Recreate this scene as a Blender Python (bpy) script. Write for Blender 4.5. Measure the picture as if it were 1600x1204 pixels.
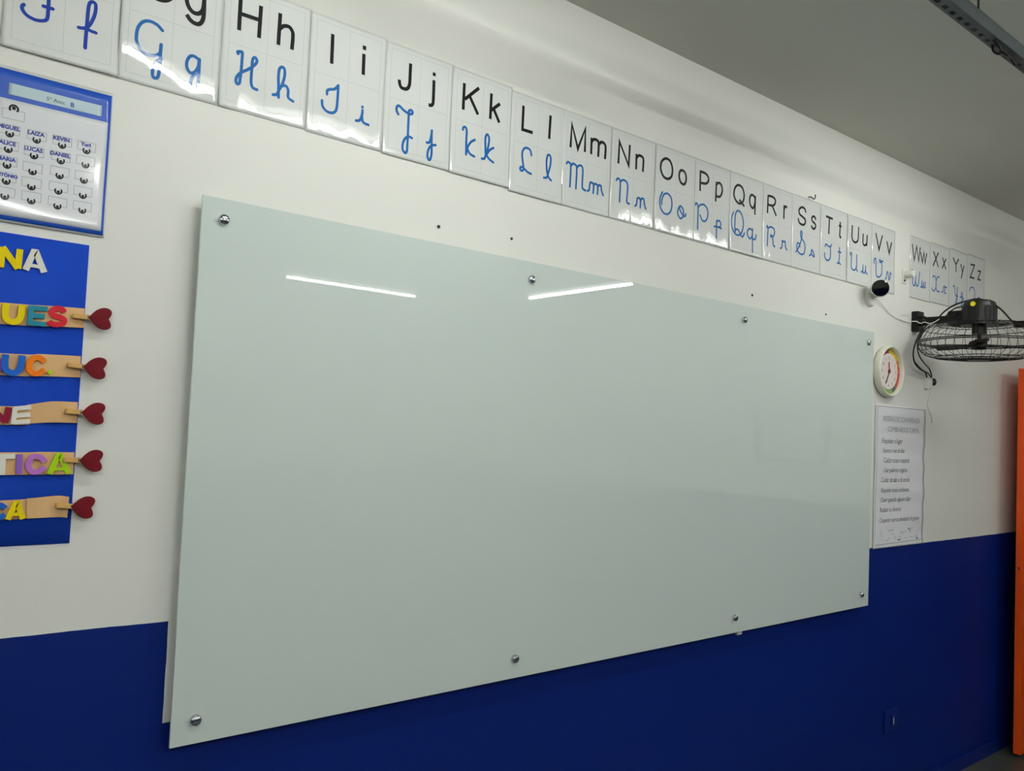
import bpy, bmesh, math, random
from mathutils import Matrix, Vector

# ------------------------------------------------------------------ scene, camera, world, exposure
for o in list(bpy.data.objects):
    bpy.data.objects.remove(o, do_unlink=True)
SC = bpy.context.scene
COL = SC.collection
ZB = 0.95            # height of the board's lower edge above the floor; measured heights below are relative to it

cam_data = bpy.data.cameras.new('camera')
cam_data.sensor_fit = 'HORIZONTAL'
cam_data.sensor_width = 36.0
cam_data.lens = 1300.0 / 1600.0 * 36.0
cam_data.clip_start = 0.02
cam = bpy.data.objects.new('camera', cam_data)
COL.objects.link(cam)
RIGHT = Vector((0.7745856577, -0.6310251433, 0.0427121460))
DOWN = Vector((0.0626781220, 0.0093867809, -0.9979896499))
FWD = Vector((0.6293556323, 0.7757055865, 0.0468223368))
CAM = Vector((-0.6006558, -1.8890245, 0.7227895 + ZB))
M4 = Matrix.Identity(4)
for i in range(3):
    M4[i][0] = RIGHT[i]; M4[i][1] = -DOWN[i]; M4[i][2] = -FWD[i]; M4[i][3] = CAM[i]
cam.matrix_world = M4
SC.camera = cam

world = bpy.data.worlds.new('world'); SC.world = world
world.use_nodes = True
world.node_tree.nodes['Background'].inputs[0].default_value = (0.5, 0.52, 0.5, 1)
world.node_tree.nodes['Background'].inputs[1].default_value = 0.05
SC.view_settings.view_transform = 'Standard'
SC.view_settings.look = 'None'
SC.view_settings.gamma = 1.0
SC.view_settings.use_curve_mapping = False
SC.view_settings.exposure = 0.0
TUBE_POWER = 70.0
TUBE_COLOUR = (0.98, 1.0, 0.96)

# measured data (metres / tenths of a millimetre)
GLYPHS={
'F':{'C':[('B',[504,1388,569,1482,683,1464,798,1457,879,1554]),('B',[769,1463,775,1176,777,994,776,845,755,764,686,718,560,696,418,736,336,821,322,889,350,936]),('B',[689,1025,782,1026,857,1026])],'c':[('B',[1484,416,1488,671,1495,927,1500,1217,1514,1367,1563,1427,1625,1407,1639,1301,1619,1140,1554,948,1491,858,1426,822,1344,808]),('B',[1492,850,1562,815,1670,803])],'U':[('P',[270,1680,270,2450,760,2450]),('P',[270,2080,680,2080])],'l':[('p',[1330,1680,1330,2000,1330,2330,1400,2440,1490,2440]),('P',[1230,2240,1470,2240])]},
'G':{'U':[('p',[1020,2562,923,2669,779,2670,626,2545,551,2326,555,2120,625,1976,786,1955,927,2009,1045,2148]),('P',[1066,2098,1050,2362,852,2345])],'l':[('O',[1696,2308,1621,2457,1497,2470,1365,2343,1323,2172,1375,2017,1483,1929,1604,1946,1683,2048,1702,2212]),('p',[1699,2584,1703,2291,1710,2077,1704,1859,1645,1731,1553,1694,1439,1728,1340,1830])],'C':[('B',[852,1297,731,1388,571,1409,436,1340,350,1183,329,1008,342,882,401,770,509,693,650,682,771,721,838,799]),('B',[845,981,841,800,845,612,840,459,832,305,801,230,730,227,703,322,716,458,779,591,863,674])],'c':[('B',[1666,909,1560,953,1468,920,1411,790,1419,657,1490,563,1581,591,1658,731,1675,912]),('B',[1678,922,1683,622,1685,428,1667,267,1614,203,1538,229,1520,359,1568,509,1684,603])]},
'H':{'U':[('P',[379,2649,382,1882]),('P',[869,2633,860,1858]),('P',[385,2280,862,2286])],'l':[('P',[1346,2624,1341,1847]),('p',[1341,2223,1441,2339,1582,2371,1672,2286,1694,2156,1684,1843])],'C':[('B',[391,1330,381,1369,437,1393,491,1383,491,1198,488,986,474,770,462,661,411,625,374,688,401,801,499,923,665,1053,791,1186,845,1283,822,1356,768,1352,738,1263,736,1115,732,901,743,718,791,639,884,626])],'c':[('B',[1276,619,1372,655,1426,785,1495,941,1540,1146,1530,1307,1471,1349,1405,1282,1390,1100,1403,887,1420,593]),('B',[1419,810,1498,901,1596,916,1650,823,1659,661,1785,601])]},
'I':{'U':[('P',[587,2606,595,1852])],'l':[('P',[1477,2386,1486,1841]),('P',[1483,2600,1482,2490])],'C':[('B',[517,1056,519,1145,587,1198,716,1246,810,1363]),('B',[810,1363,809,1080,799,811,760,684,656,623,513,640,413,737,395,863])],'c':[('B',[1347,610,1457,656,1511,806,1520,927]),('B',[1511,806,1531,659,1591,607,1705,593]),('B',[1511,1016,1511,1003])]},
'J':{'U':[('p',[747,2604,748,2324,748,2069,708,1931,621,1873,493,1883,441,1978,428,2069])],'l':[('p',[1506,2376,1512,2069,1513,1777,1487,1689,1432,1657,1368,1655]),('P',[1506,2587,1503,2489])],'C':[('B',[445,1145,386,1239,398,1337,468,1372,599,1298,758,1247,846,1255,883,1312,840,1358,769,1313,765,1122,765,741,758,423,750,232,700,163,620,232,615,388,678,545,783,626,893,616])],'c':[('B',[1366,614,1451,645,1505,836,1520,985]),('B',[1515,935,1522,678,1532,358,1496,188,1441,159,1397,261,1426,429,1513,563,1655,615])]},
'K':{'U':[('P',[394,2613,392,1854]),('P',[908,2623,430,2161]),('P',[577,2319,909,1855])],'l':[('P',[1357,2596,1352,1848]),('P',[1681,2382,1369,2105]),('P',[1449,2189,1684,1828])],'C':[('B',[413,1293,431,1359,492,1384,544,1312,550,1071,553,618]),('B',[842,1108,698,1002,587,808,568,682]),('B',[587,808,679,678,842,626])],'c':[('B',[1106,634,1196,655,1263,820,1327,1051,1345,1273,1294,1368,1245,1355,1209,1238,1221,1025,1244,753]),('B',[1513,1042,1383,948,1258,772]),('B',[1265,789,1359,688,1517,617])]},
'L':{'U':[('P',[454,2648,455,1929,857,1936])],'l':[('P',[1536,2646,1514,1912])],'C':[('B',[843,1245,787,1385,667,1423,544,1371,482,1219,509,1013,551,811,529,715,452,697,422,757,485,810,585,773,726,699,846,680])],'c':[('B',[1356,681,1469,712,1541,884,1609,1149,1606,1366,1532,1427,1474,1366,1447,1173,1479,901,1550,730,1656,660])]},
'M':{'U':[('P',[322,1871,346,2604,636,1901,926,2611,941,1875])],'l':[('P',[1213,2397,1221,1868]),('p',[1209,2246,1310,2370,1456,2377,1536,2282,1534,1858]),('p',[1531,2236,1646,2364,1795,2347,1853,2224,1843,1856])],'C':[('B',[182,1330,230,1386,310,1375,367,1271,361,640]),('B',[359,1269,448,1384,548,1372,622,1271,616,636]),('B',[614,1269,708,1386,829,1393,888,1273,883,916,894,710,1031,657])],'c':[('B',[1124,670,1192,715,1211,898,1249,966,1344,957,1386,876,1373,648]),('B',[1378,874,1427,960,1524,951,1570,871,1560,658]),('B',[1562,869,1616,956,1709,946,1742,802,1821,667])]},
'N':{'U':[('P',[326,1865,341,2598,814,1902,836,2610])],'l':[('P',[1169,2386,1175,1861]),('p',[1164,2230,1274,2355,1426,2361,1518,2263,1509,1857])],'C':[('B',[261,1297,311,1366,394,1361,450,1257,449,965,441,629]),('B',[440,1284,561,1369,708,1358,798,1245,794,921,785,685,902,644])],'c':[('B',[1184,633,1254,691,1286,891,1348,939,1428,905,1452,791,1443,625]),('B',[1440,848,1521,954,1610,928,1655,742,1722,636])]},
'O':{'U':[('O',[476,2576,709,2547,851,2318,828,2041,636,1899,395,1937,247,2154,278,2415])],'l':[('O',[1363,2367,1524,2328,1604,2167,1575,1973,1465,1886,1304,1944,1223,2129,1262,2303])],'C':[('B',[378,1383,274,1185,264,939,389,720,621,659,823,790,893,1051,820,1298,607,1386,429,1278,357,1080,363,959])],'c':[('B',[1301,1071,1214,929,1223,760,1371,649,1521,787,1511,973,1396,1081,1302,1062,1332,937,1481,811,1603,772,1661,871])]},
'P':{'U':[('P',[333,2596,342,1851]),('p',[325,2560,593,2556,769,2471,801,2321,660,2190,336,2151])],'l':[('P',[1271,2393,1258,1652]),('p',[1263,2252,1373,2371,1551,2347,1634,2132,1523,1903,1323,1861,1263,1943])],'C':[('B',[124,1303,135,1367,218,1353,273,1210,274,902,268,454]),('B',[258,1223,386,1356,602,1400,790,1282,830,1071,728,849,535,813,395,987])],'c':[('B',[1353,968,1348,668,1345,321]),('B',[1215,722,1328,759,1370,924,1493,994,1598,904,1555,769,1379,737]),('B',[1404,747,1633,720])]},
'Q':{'U':[('O',[466,2548,717,2511,854,2286,817,2018,624,1872,398,1917,240,2112,276,2385]),('P',[567,2013,893,1819])],'l':[('O',[1376,2362,1534,2305,1564,2109,1462,1872,1305,1918,1219,2101,1261,2294]),('P',[1583,2368,1578,1631])],'C':[('B',[233,1461,126,1244,139,976,284,731,510,651,729,751,853,987,855,1262,717,1510,513,1585,372,1443,338,1134,354,804]),('B',[357,745,425,863,575,845,708,686,835,648,943,805])],'c':[('B',[1443,1003,1272,1039,1140,917,1148,765,1291,652,1414,751,1458,913,1462,1037]),('B',[1461,1052,1458,697,1454,157]),('B',[1469,683,1624,680,1693,862])]},
'R':{'U':[('P',[305,2578,293,1862]),('p',[296,2549,609,2568,798,2475,754,2296,573,2214,302,2205]),('P',[589,2223,886,1869])],'l':[('P',[1418,2406,1417,1847]),('p',[1411,2195,1501,2363,1638,2340])],'C':[('B',[279,1301,302,1366,359,1255,353,949,340,588]),('B',[358,1270,536,1364,748,1326,808,1184,736,1033,581,975,552,1031,658,1019,718,861,742,681,850,632])],'c':[('B',[1234,626,1328,688,1356,879,1336,953]),('B',[1336,953,1407,934,1553,944,1578,761,1677,638])]},
'S':{'U':[('p',[966,2393,895,2538,681,2569,487,2442,511,2269,725,2192,942,2099,923,1932,768,1858,528,1902,426,2069])],'l':[('p',[1732,2234,1661,2342,1524,2352,1420,2250,1479,2141,1674,2072,1734,1962,1619,1845,1465,1868,1406,1962])],'C':[('B',[325,672,424,777,597,1013,715,1299,731,1510,675,1589,628,1462,689,1295,879,1180,979,989,927,727,747,630,507,688,385,829,413,1025,516,1058,611,926])],'c':[('B',[1316,672,1435,766,1481,954]),('B',[1481,954,1621,857,1684,686,1491,745])]},
'T':{'U':[('P',[376,2558,925,2540]),('P',[655,2544,620,1836])],'l':[('p',[1526,2530,1517,2215,1506,1932,1556,1863,1632,1885]),('P',[1417,2347,1634,2346])],'C':[('B',[374,1271,426,1372,627,1314,798,1328,850,1429]),('B',[769,1323,800,1036,764,814,599,702,416,743,337,868,343,976])],'c':[('B',[1346,706,1450,737,1511,934,1519,1403]),('B',[1450,737,1509,731,1628,697]),('B',[1410,1214,1645,1206])]},
'U':{'U':[('p',[358,2568,348,2295,347,2059,439,1899,640,1854,835,1953,885,2125,891,2364,892,2587])],'l':[('p',[1308,2364,1295,1988,1377,1867,1505,1874,1618,1983]),('P',[1659,2367,1635,1860])],'C':[('B',[244,1233,268,1325,354,1295,342,941,352,707,498,612,694,657,799,865,806,1325]),('B',[809,896,795,687,896,613])],'c':[('B',[1183,626,1314,676,1342,949]),('B',[1348,830,1356,638,1474,610,1556,742,1576,940]),('B',[1566,774,1619,647,1738,614])]},
'V':{'U':[('P',[300,2602,628,1876,915,2596])],'l':[('P',[1340,2394,1581,1863,1783,2413])],'C':[('B',[213,1188,224,1371,319,1429,390,1315,400,790,519,626,715,645,907,799,927,1101,904,1330,719,1317,700,1430,848,1388,1014,1414])],'c':[('B',[1250,623,1348,681,1404,940,1484,985,1558,828,1608,634,1686,713,1730,955,1687,1009,1813,933])]},
'W':{'U':[('P',[159,2593,400,1856,620,2569,848,1871,998,2586])],'l':[('P',[1041,2357,1250,1871,1390,2383,1521,1860,1682,2399])],'C':[('B',[164,1267,238,1356,329,1230,280,851,354,629,516,667,583,956,589,1269]),('B',[588,833,682,643,845,697,912,1004,964,1356])],'c':[('B',[1101,639,1212,701,1248,958]),('B',[1252,864,1261,661,1381,693,1425,920]),('B',[1428,857,1462,673,1584,690,1606,962])]},
'X':{'U':[('P',[298,2569,842,1853]),('P',[825,2592,259,1828])],'l':[('P',[1283,2423,1682,1874]),('P',[1696,2423,1270,1860])],'C':[('B',[248,1262,349,1341,526,1303,640,1094,603,799,415,597,239,637,166,723]),('B',[983,1353,805,1360,658,1161,629,835,764,644,1013,645])],'c':[('B',[1248,645,1404,714,1467,934,1624,973,1616,808,1564,671,1754,647]),('B',[1814,959,1669,946,1582,771])]},
'Y':{'U':[('P',[351,2545,687,2232,718,1838]),('P',[1021,2579,687,2232])],'l':[('P',[1264,2354,1462,1998]),('P',[1671,2336,1433,1816,1331,1598])],'C':[('B',[434,1049,517,1118,629,1013,639,760,753,616,894,698,921,1085]),('B',[921,1085,897,603,851,310,769,204,728,326,844,500,969,628])],'c':[('B',[1261,602,1369,649,1382,891]),('B',[1384,827,1444,610,1537,687,1558,899]),('B',[1546,817,1525,428,1463,130,1407,252,1486,487,1688,593])]},
'Z':{'U':[('P',[332,2468,836,2491,321,1779,840,1786])],'l':[('P',[1248,2259,1607,2270,1281,1807,1657,1804])],'C':[('B',[259,1032,367,1194,592,1281,824,1208,909,1021,844,717,471,472,776,478,937,301])],'c':[('B',[1268,739,1459,846,1540,774,1391,589,1625,602])]},
}
CARDS={'F':(-0.394,1.42),'G':(-0.182,1.419),'H':(0.033,1.419),'I':(0.247,1.416),'J':(0.46,1.413),'K':(0.672,1.411),'L':(0.883,1.404),'M':(1.091,1.404),'N':(1.306,1.404),'O':(1.521,1.404),'P':(1.727,1.404),'Q':(1.937,1.404),'R':(2.149,1.404),'S':(2.349,1.404),'T':(2.564,1.404),'U':(2.78,1.404),'V':(2.993,1.404),'W':(3.357,1.413),'X':(3.571,1.418),'Y':(3.784,1.424),'Z':(3.998,1.43)}
FOAM=[('N','yellow',0.0115,[[(-0.367,0.9857),(-0.3662,1.0257),(-0.3375,0.9875),(-0.3363,1.0261)]]),('A','white',0.0115,[[(-0.3243,0.9868),(-0.3104,1.026),(-0.2917,0.9867)],[(-0.319,0.9978),(-0.2984,0.9963)]]),('U','yellow',0.0115,[[(-0.3541,0.9156),(-0.3545,0.896),(-0.3516,0.8856),(-0.3427,0.8811),(-0.3334,0.8835),(-0.3281,0.8937),(-0.3272,0.9162)]]),('E','teal',0.0095,[[(-0.311,0.9168),(-0.3119,0.878)],[(-0.3114,0.9127),(-0.2823,0.9134)],[(-0.3112,0.8978),(-0.2863,0.898)],[(-0.312,0.8824),(-0.2841,0.8824)]]),('S','red',0.0105,[[(-0.2523,0.9103),(-0.2569,0.9159),(-0.2665,0.917),(-0.2748,0.9104),(-0.2718,0.9024),(-0.2605,0.9001),(-0.2522,0.8954),(-0.2535,0.8877),(-0.2645,0.8843),(-0.2745,0.8854),(-0.2784,0.8897)]]),('D','purple',0.0105,[[(-0.3719,0.8123),(-0.371,0.779)],[(-0.3718,0.8096),(-0.3637,0.8084),(-0.3586,0.796),(-0.3621,0.7823),(-0.3712,0.7816)]]),('U','skyblue',0.0115,[[(-0.3488,0.817),(-0.3492,0.798),(-0.3462,0.7867),(-0.3365,0.7815),(-0.328,0.7842),(-0.3225,0.7947),(-0.3206,0.8172)]]),('C','orange',0.0105,[[(-0.2815,0.8076),(-0.2897,0.8146),(-0.3017,0.8128),(-0.3085,0.7985),(-0.3037,0.786),(-0.2926,0.7833),(-0.2805,0.7916)]]),('dot','lime',0.008,[[(-0.2705,0.7876),(-0.2695,0.7877)]]),('N','maroon',0.0105,[[(-0.3644,0.6816),(-0.3651,0.712),(-0.3408,0.6852),(-0.3373,0.7147)]]),('E','white',0.0085,[[(-0.3268,0.7146),(-0.328,0.682)],[(-0.3279,0.7123),(-0.2993,0.7164)],[(-0.3282,0.6983),(-0.2997,0.7017)],[(-0.3282,0.6854),(-0.2994,0.6886)]]),('T','white',0.0095,[[(-0.3605,0.6183),(-0.321,0.6195)],[(-0.3411,0.6198),(-0.3405,0.5832)]]),('I','violet',0.0105,[[(-0.3134,0.6235),(-0.3123,0.5853)]]),('C','orchid',0.0105,[[(-0.2689,0.6091),(-0.2775,0.6182),(-0.2913,0.618),(-0.2974,0.6033),(-0.2922,0.5915),(-0.2808,0.5892),(-0.2682,0.5983)]]),('A','lime',0.0105,[[(-0.259,0.5848),(-0.2441,0.623),(-0.2247,0.5855)],[(-0.2527,0.5943),(-0.2313,0.5954)]]),('C','skyblue',0.0095,[[(-0.331,0.5185),(-0.3393,0.5251),(-0.3473,0.519),(-0.3478,0.508),(-0.3402,0.5008),(-0.3307,0.5066)]]),('A','yellow',0.0105,[[(-0.3263,0.497),(-0.3127,0.5283),(-0.3,0.4971)],[(-0.3201,0.5062),(-0.3035,0.5065)]])]
STRIPS=[[[(-0.3641,0.9173),(-0.2931,0.9202),(-0.2141,0.9235)],[(-0.3615,0.8753),(-0.2905,0.8789),(-0.213,0.8836)]],[[(-0.3581,0.819),(-0.2871,0.823),(-0.2151,0.825)],[(-0.3554,0.7761),(-0.2844,0.7792),(-0.2137,0.7813)]],[[(-0.3517,0.7162),(-0.3032,0.7213),(-0.2633,0.7296),(-0.215,0.7306)],[(-0.3495,0.6801),(-0.3009,0.6837),(-0.2607,0.6876),(-0.2138,0.6881)]],[[(-0.3462,0.6265),(-0.2724,0.6283),(-0.2154,0.6281)],[(-0.3435,0.5827),(-0.2696,0.5831),(-0.2154,0.5835)]],[[(-0.3405,0.533),(-0.2919,0.5366),(-0.2414,0.5404),(-0.2199,0.5379)],[(-0.3381,0.4953),(-0.2895,0.4971),(-0.2388,0.4975),(-0.2211,0.4959)]]]
PEGS=[[(-0.2378,0.9056),(-0.2085,0.9061),(-0.1863,0.905)],[(-0.2398,0.8055),(-0.2127,0.8057),(-0.19,0.8024)],[(-0.2387,0.7121),(-0.2104,0.7119),(-0.1875,0.7091)],[(-0.2366,0.6134),(-0.2084,0.6138),(-0.1856,0.6122)],[(-0.2431,0.5224),(-0.2158,0.5199),(-0.1954,0.5176)]]
SEATS=[[(-0.3672,1.2492),(-0.3205,1.2485),(-0.2752,1.2489),(-0.23,1.2485)],[(-0.3678,1.2179),(-0.3232,1.2159),(-0.2754,1.2169),(-0.2301,1.2189)],[(-0.3681,1.1862),(-0.3239,1.1835),(-0.2757,1.1862),(-0.2307,1.1867)],[(-0.3677,1.1544),(-0.3241,1.1526),(-0.2762,1.1543),(-0.231,1.1549)],[(-0.3683,1.1242),(-0.3229,1.1246),(-0.2762,1.1235),(-0.2302,1.124)]]
WIRES={'cord_over':[(3.4,-0.1194,1.3078),(3.4,-0.1452,1.3361),(3.4,-0.1879,1.3627),(3.4,-0.244,1.3786),(3.4,-0.2991,1.3825),(3.4,-0.3534,1.3574),(3.4,-0.3935,1.3252),(3.4,-0.4332,1.2765),(3.4,-0.4591,1.2549)],'cord_inner':[(3.37,-0.1672,1.3099),(3.37,-0.1869,1.3322),(3.37,-0.2205,1.3473),(3.37,-0.2567,1.3502)],'drop1':[(3.3616,-0.09,1.2783),(3.3446,-0.06,1.2329),(3.3172,-0.05,1.1732),(3.3064,-0.05,1.1269),(3.3271,-0.05,1.0894),(3.3949,-0.04,1.0706),(3.4768,-0.03,1.0584),(3.5131,-0.02,1.0394)],'drop2':[(3.3815,-0.09,1.2744),(3.3487,-0.07,1.2357),(3.3271,-0.06,1.1887),(3.3572,-0.05,1.1404),(3.4111,-0.05,1.1022),(3.5164,-0.03,1.08),(3.5674,-0.02,1.0463)],'drop3':[(3.3269,-0.05,1.0954),(3.4146,-0.04,1.069),(3.5038,-0.03,1.0572),(3.5608,-0.02,1.0395)],'white_arm':[(3.3503,-0.02,1.294),(3.3635,-0.035,1.2944),(3.3706,-0.05,1.285),(3.3725,-0.07,1.2899),(3.3745,-0.09,1.2827),(3.3823,-0.11,1.2883),(3.3894,-0.13,1.3028)],'camc':[(2.9744,-0.03,1.3607),(3.0623,-0.012,1.3474),(3.1471,-0.006,1.3169),(3.2088,-0.006,1.3002),(3.2967,-0.006,1.292),(3.3737,-0.006,1.2914)],'jun':[(3.6102,-0.005,0.9923),(3.5844,-0.005,0.9464),(3.5588,-0.005,0.9041),(3.5947,-0.005,0.8647),(3.6173,-0.005,0.8212)],'ring':[(3.7668,-0.006,1.4695),(3.7111,-0.006,1.4068),(3.6841,-0.006,1.3646)]}

# ------------------------------------------------------------------ helpers
def lin(c):
    return tuple(((v/255.0)/12.92 if v/255.0 <= 0.04045 else ((v/255.0+0.055)/1.055)**2.4) for v in c)

def mat(name, rgb, rough=0.5, metal=0.0, spec=0.5, coat=0.0, coat_rough=0.03, bump=0.0, bump_scale=200.0, var=0.0, var_scale=4.0, emit=None, trans=0.0):
    m = bpy.data.materials.new(name); m.use_nodes = True
    nt = m.node_tree; b = nt.nodes['Principled BSDF']
    col = (*lin(rgb), 1.0)
    b.inputs['Base Color'].default_value = col
    b.inputs['Roughness'].default_value = rough
    b.inputs['Metallic'].default_value = metal
    b.inputs['Specular IOR Level'].default_value = spec
    b.inputs['Coat Weight'].default_value = coat
    b.inputs['Coat Roughness'].default_value = coat_rough
    b.inputs['Transmission Weight'].default_value = trans
    if emit:
        b.inputs['Emission Color'].default_value = (*emit[0], 1); b.inputs['Emission Strength'].default_value = emit[1]
    if var > 0 or bump > 0:
        tc = nt.nodes.new('ShaderNodeTexCoord')
    if var > 0:
        n = nt.nodes.new('ShaderNodeTexNoise'); n.inputs['Scale'].default_value = var_scale; n.inputs['Detail'].default_value = 4
        nt.links.new(tc.outputs['Object'], n.inputs['Vector'])
        mx = nt.nodes.new('ShaderNodeMix'); mx.data_type = 'RGBA'
        mx.inputs[6].default_value = tuple(v*(1-var) for v in col[:3]) + (1,)
        mx.inputs[7].default_value = tuple(min(1, v*(1+var)) for v in col[:3]) + (1,)
        nt.links.new(n.outputs['Fac'], mx.inputs[0]); nt.links.new(mx.outputs[2], b.inputs['Base Color'])
    if bump > 0:
        n2 = nt.nodes.new('ShaderNodeTexNoise'); n2.inputs['Scale'].default_value = bump_scale; n2.inputs['Detail'].default_value = 3
        nt.links.new(tc.outputs['Object'], n2.inputs['Vector'])
        bp = nt.nodes.new('ShaderNodeBump'); bp.inputs['Strength'].default_value = bump; bp.inputs['Distance'].default_value = 0.002
        nt.links.new(n2.outputs['Fac'], bp.inputs['Height']); nt.links.new(bp.outputs['Normal'], b.inputs['Normal'])
        if coat > 0: nt.links.new(bp.outputs['Normal'], b.inputs['Coat Normal'])
    return m

def obj(name, me, material, parent=None, smooth=False):
    if isinstance(me, bmesh.types.BMesh):
        bm = me; me = bpy.data.meshes.new(name)
        bm.normal_update(); bm.to_mesh(me); bm.free()
    if smooth:
        for p in me.polygons: p.use_smooth = True
    if material is not None:
        me.materials.clear(); me.materials.append(material)
    o = bpy.data.objects.new(name, me); COL.objects.link(o)
    if parent is not None: o.parent = parent
    return o

def thing(name, label, cat, loc=(0, 0, 0), group=None):
    o = bpy.data.objects.new(name, None); COL.objects.link(o)
    o.location = loc; o.empty_display_size = 0.05
    o['label'] = label; o['category'] = cat
    if group: o['group'] = group
    return o

def tag(o, label, cat, group=None):
    o['label'] = label; o['category'] = cat
    if group: o['group'] = group
    return o

def struct(o, label, cat):
    o['kind'] = 'structure'; o['label'] = label; o['category'] = cat
    return o

def box(bm, lo, hi, bevel=0.0):
    x0, y0, z0 = lo; x1, y1, z1 = hi
    vs = [bm.verts.new(p) for p in ((x0, y0, z0), (x1, y0, z0), (x1, y1, z0), (x0, y1, z0), (x0, y0, z1), (x1, y0, z1), (x1, y1, z1), (x0, y1, z1))]
    fs = [bm.faces.new([vs[i] for i in f]) for f in ((3, 2, 1, 0), (4, 5, 6, 7), (0, 1, 5, 4), (1, 2, 6, 5), (2, 3, 7, 6), (3, 0, 4, 7))]
    if bevel > 0:
        es = list({e for f in fs for e in f.edges})
        bmesh.ops.bevel(bm, geom=es, offset=bevel, segments=2, affect='EDGES', profile=0.6)
    return bm

def boxm(lo, hi, bevel=0.0):
    return box(bmesh.new(), lo, hi, bevel)

def frame_of(axis):
    a = Vector(axis).normalized()
    t = Vector((0, 0, 1)) if abs(a.z) < 0.9 else Vector((1, 0, 0))
    u = a.cross(t).normalized(); v = a.cross(u).normalized()
    return a, u, v

def lathe(bm, origin, axis, prof, seg=32, cap=True):
    """prof: (radius, distance along axis)"""
    a, u, v = frame_of(axis); o = Vector(origin); rings = []
    for r, h in prof:
        if r < 1e-6:
            rings.append([bm.verts.new(o + a*h)])
        else:
            rings.append([bm.verts.new(o + a*h + (u*math.cos(t) + v*math.sin(t))*r) for t in (2*math.pi*k/seg for k in range(seg))])
    for A, B in zip(rings, rings[1:]):
        for k in range(seg):
            q = [A[k % len(A)], A[(k+1) % len(A)], B[(k+1) % len(B)], B[k % len(B)]]
            q = list(dict.fromkeys(q))
            if len(q) > 2: bm.faces.new(q)
    if cap:
        for rg, rev in ((rings[0], False), (rings[-1], True)):
            if len(rg) > 2: bm.faces.new(list(reversed(rg)) if not rev else rg)
    bmesh.ops.recalc_face_normals(bm, faces=bm.faces[:])
    return bm

def crom(pts, n=6, closed=False):
    P = [Vector(p) for p in pts]
    if len(P) < 3 and not closed: return P
    out = []; N = len(P)
    rng = range(N if closed else N-1)
    for i in rng:
        if closed: p0, p1, p2, p3 = P[(i-1) % N], P[i], P[(i+1) % N], P[(i+2) % N]
        else: p0, p1, p2, p3 = P[max(i-1, 0)], P[i], P[i+1], P[min(i+2, N-1)]
        for k in range(n):
            t = k/n
            out.append(0.5*((2*p1) + (p2-p0)*t + (2*p0-5*p1+4*p2-p3)*t*t + (3*p1-p0-3*p2+p3)*t*t*t))
    if not closed: out.append(P[-1])
    return out

def tube(bm, pts, r, seg=8, closed=False):
    P = [Vector(p) for p in pts]; N = len(P); rings = []; prev = None
    for i in range(N):
        if closed: d = P[(i+1) % N] - P[(i-1) % N]
        else: d = P[min(i+1, N-1)] - P[max(i-1, 0)]
        if d.length < 1e-9: d = Vector((0, 0, 1))
        d.normalize()
        if prev is None: a, u, v = frame_of(d)
        else:
            u = (prev - d*prev.dot(d)).normalized(); v = d.cross(u)
        prev = u
        rings.append([bm.verts.new(P[i] + (u*math.cos(t) + v*math.sin(t))*r) for t in (2*math.pi*k/seg for k in range(seg))])
    for i in range(N if closed else N-1):
        A, B = rings[i], rings[(i+1) % N]
        for k in range(seg): bm.faces.new((A[k], A[(k+1) % seg], B[(k+1) % seg], B[k]))
    if not closed:
        bm.faces.new(list(reversed(rings[0]))); bm.faces.new(rings[-1])
    bmesh.ops.recalc_face_normals(bm, faces=bm.faces[:])
    return bm

def ribbon2d(pts, w, round_cap=False, closed=False, limit=2.6):
    """flat stroke in the plane: returns verts (x, z) and quads/polys"""
    P = [Vector(p) for p in pts]
    Q = [P[0]]
    for p in P[1:]:
        if (p-Q[-1]).length > 1e-6: Q.append(p)
    if closed and (Q[0]-Q[-1]).length < 1e-6: Q.pop()
    P = Q; N = len(P); h = w/2; V = []; F = []
    def nrm(a, b):
        d = (b-a).normalized(); return Vector((-d.y, d.x))
    if N == 1:
        P = [P[0]-Vector((1e-4, 0)), P[0]+Vector((1e-4, 0))]; N = 2
    for i in range(N):
        if closed: n1, n2 = nrm(P[i-1], P[i]), nrm(P[i], P[(i+1) % N])
        else:
            n1 = nrm(P[i-1], P[i]) if i > 0 else nrm(P[0], P[1])
            n2 = nrm(P[i], P[i+1]) if i < N-1 else n1
        m = n1+n2
        if m.length < 0.2: m = n1.copy()
        m.normalize()
        k = min(1.0/max(m.dot(n1), 0.28), limit)
        V.append(P[i]+m*h*k); V.append(P[i]-m*h*k)
    for i in range(N if closed else N-1):
        a = 2*i; b = 2*((i+1) % N); F.append((a, a+1, b+1, b))
    if round_cap and not closed:
        for c, d, (l, r) in ((P[0], (P[0]-P[1]).normalized(), (1, 0)), (P[-1], (P[-1]-P[-2]).normalized(), (2*N-2, 2*N-1))):
            n = Vector((-d.y, d.x)); idx = []
            for k in range(1, 6):
                t = math.pi*k/6; V.append(c + n*h*math.cos(t) + d*h*math.sin(t)); idx.append(len(V)-1)
            F.append((l, *idx, r))
    return V, F

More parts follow.
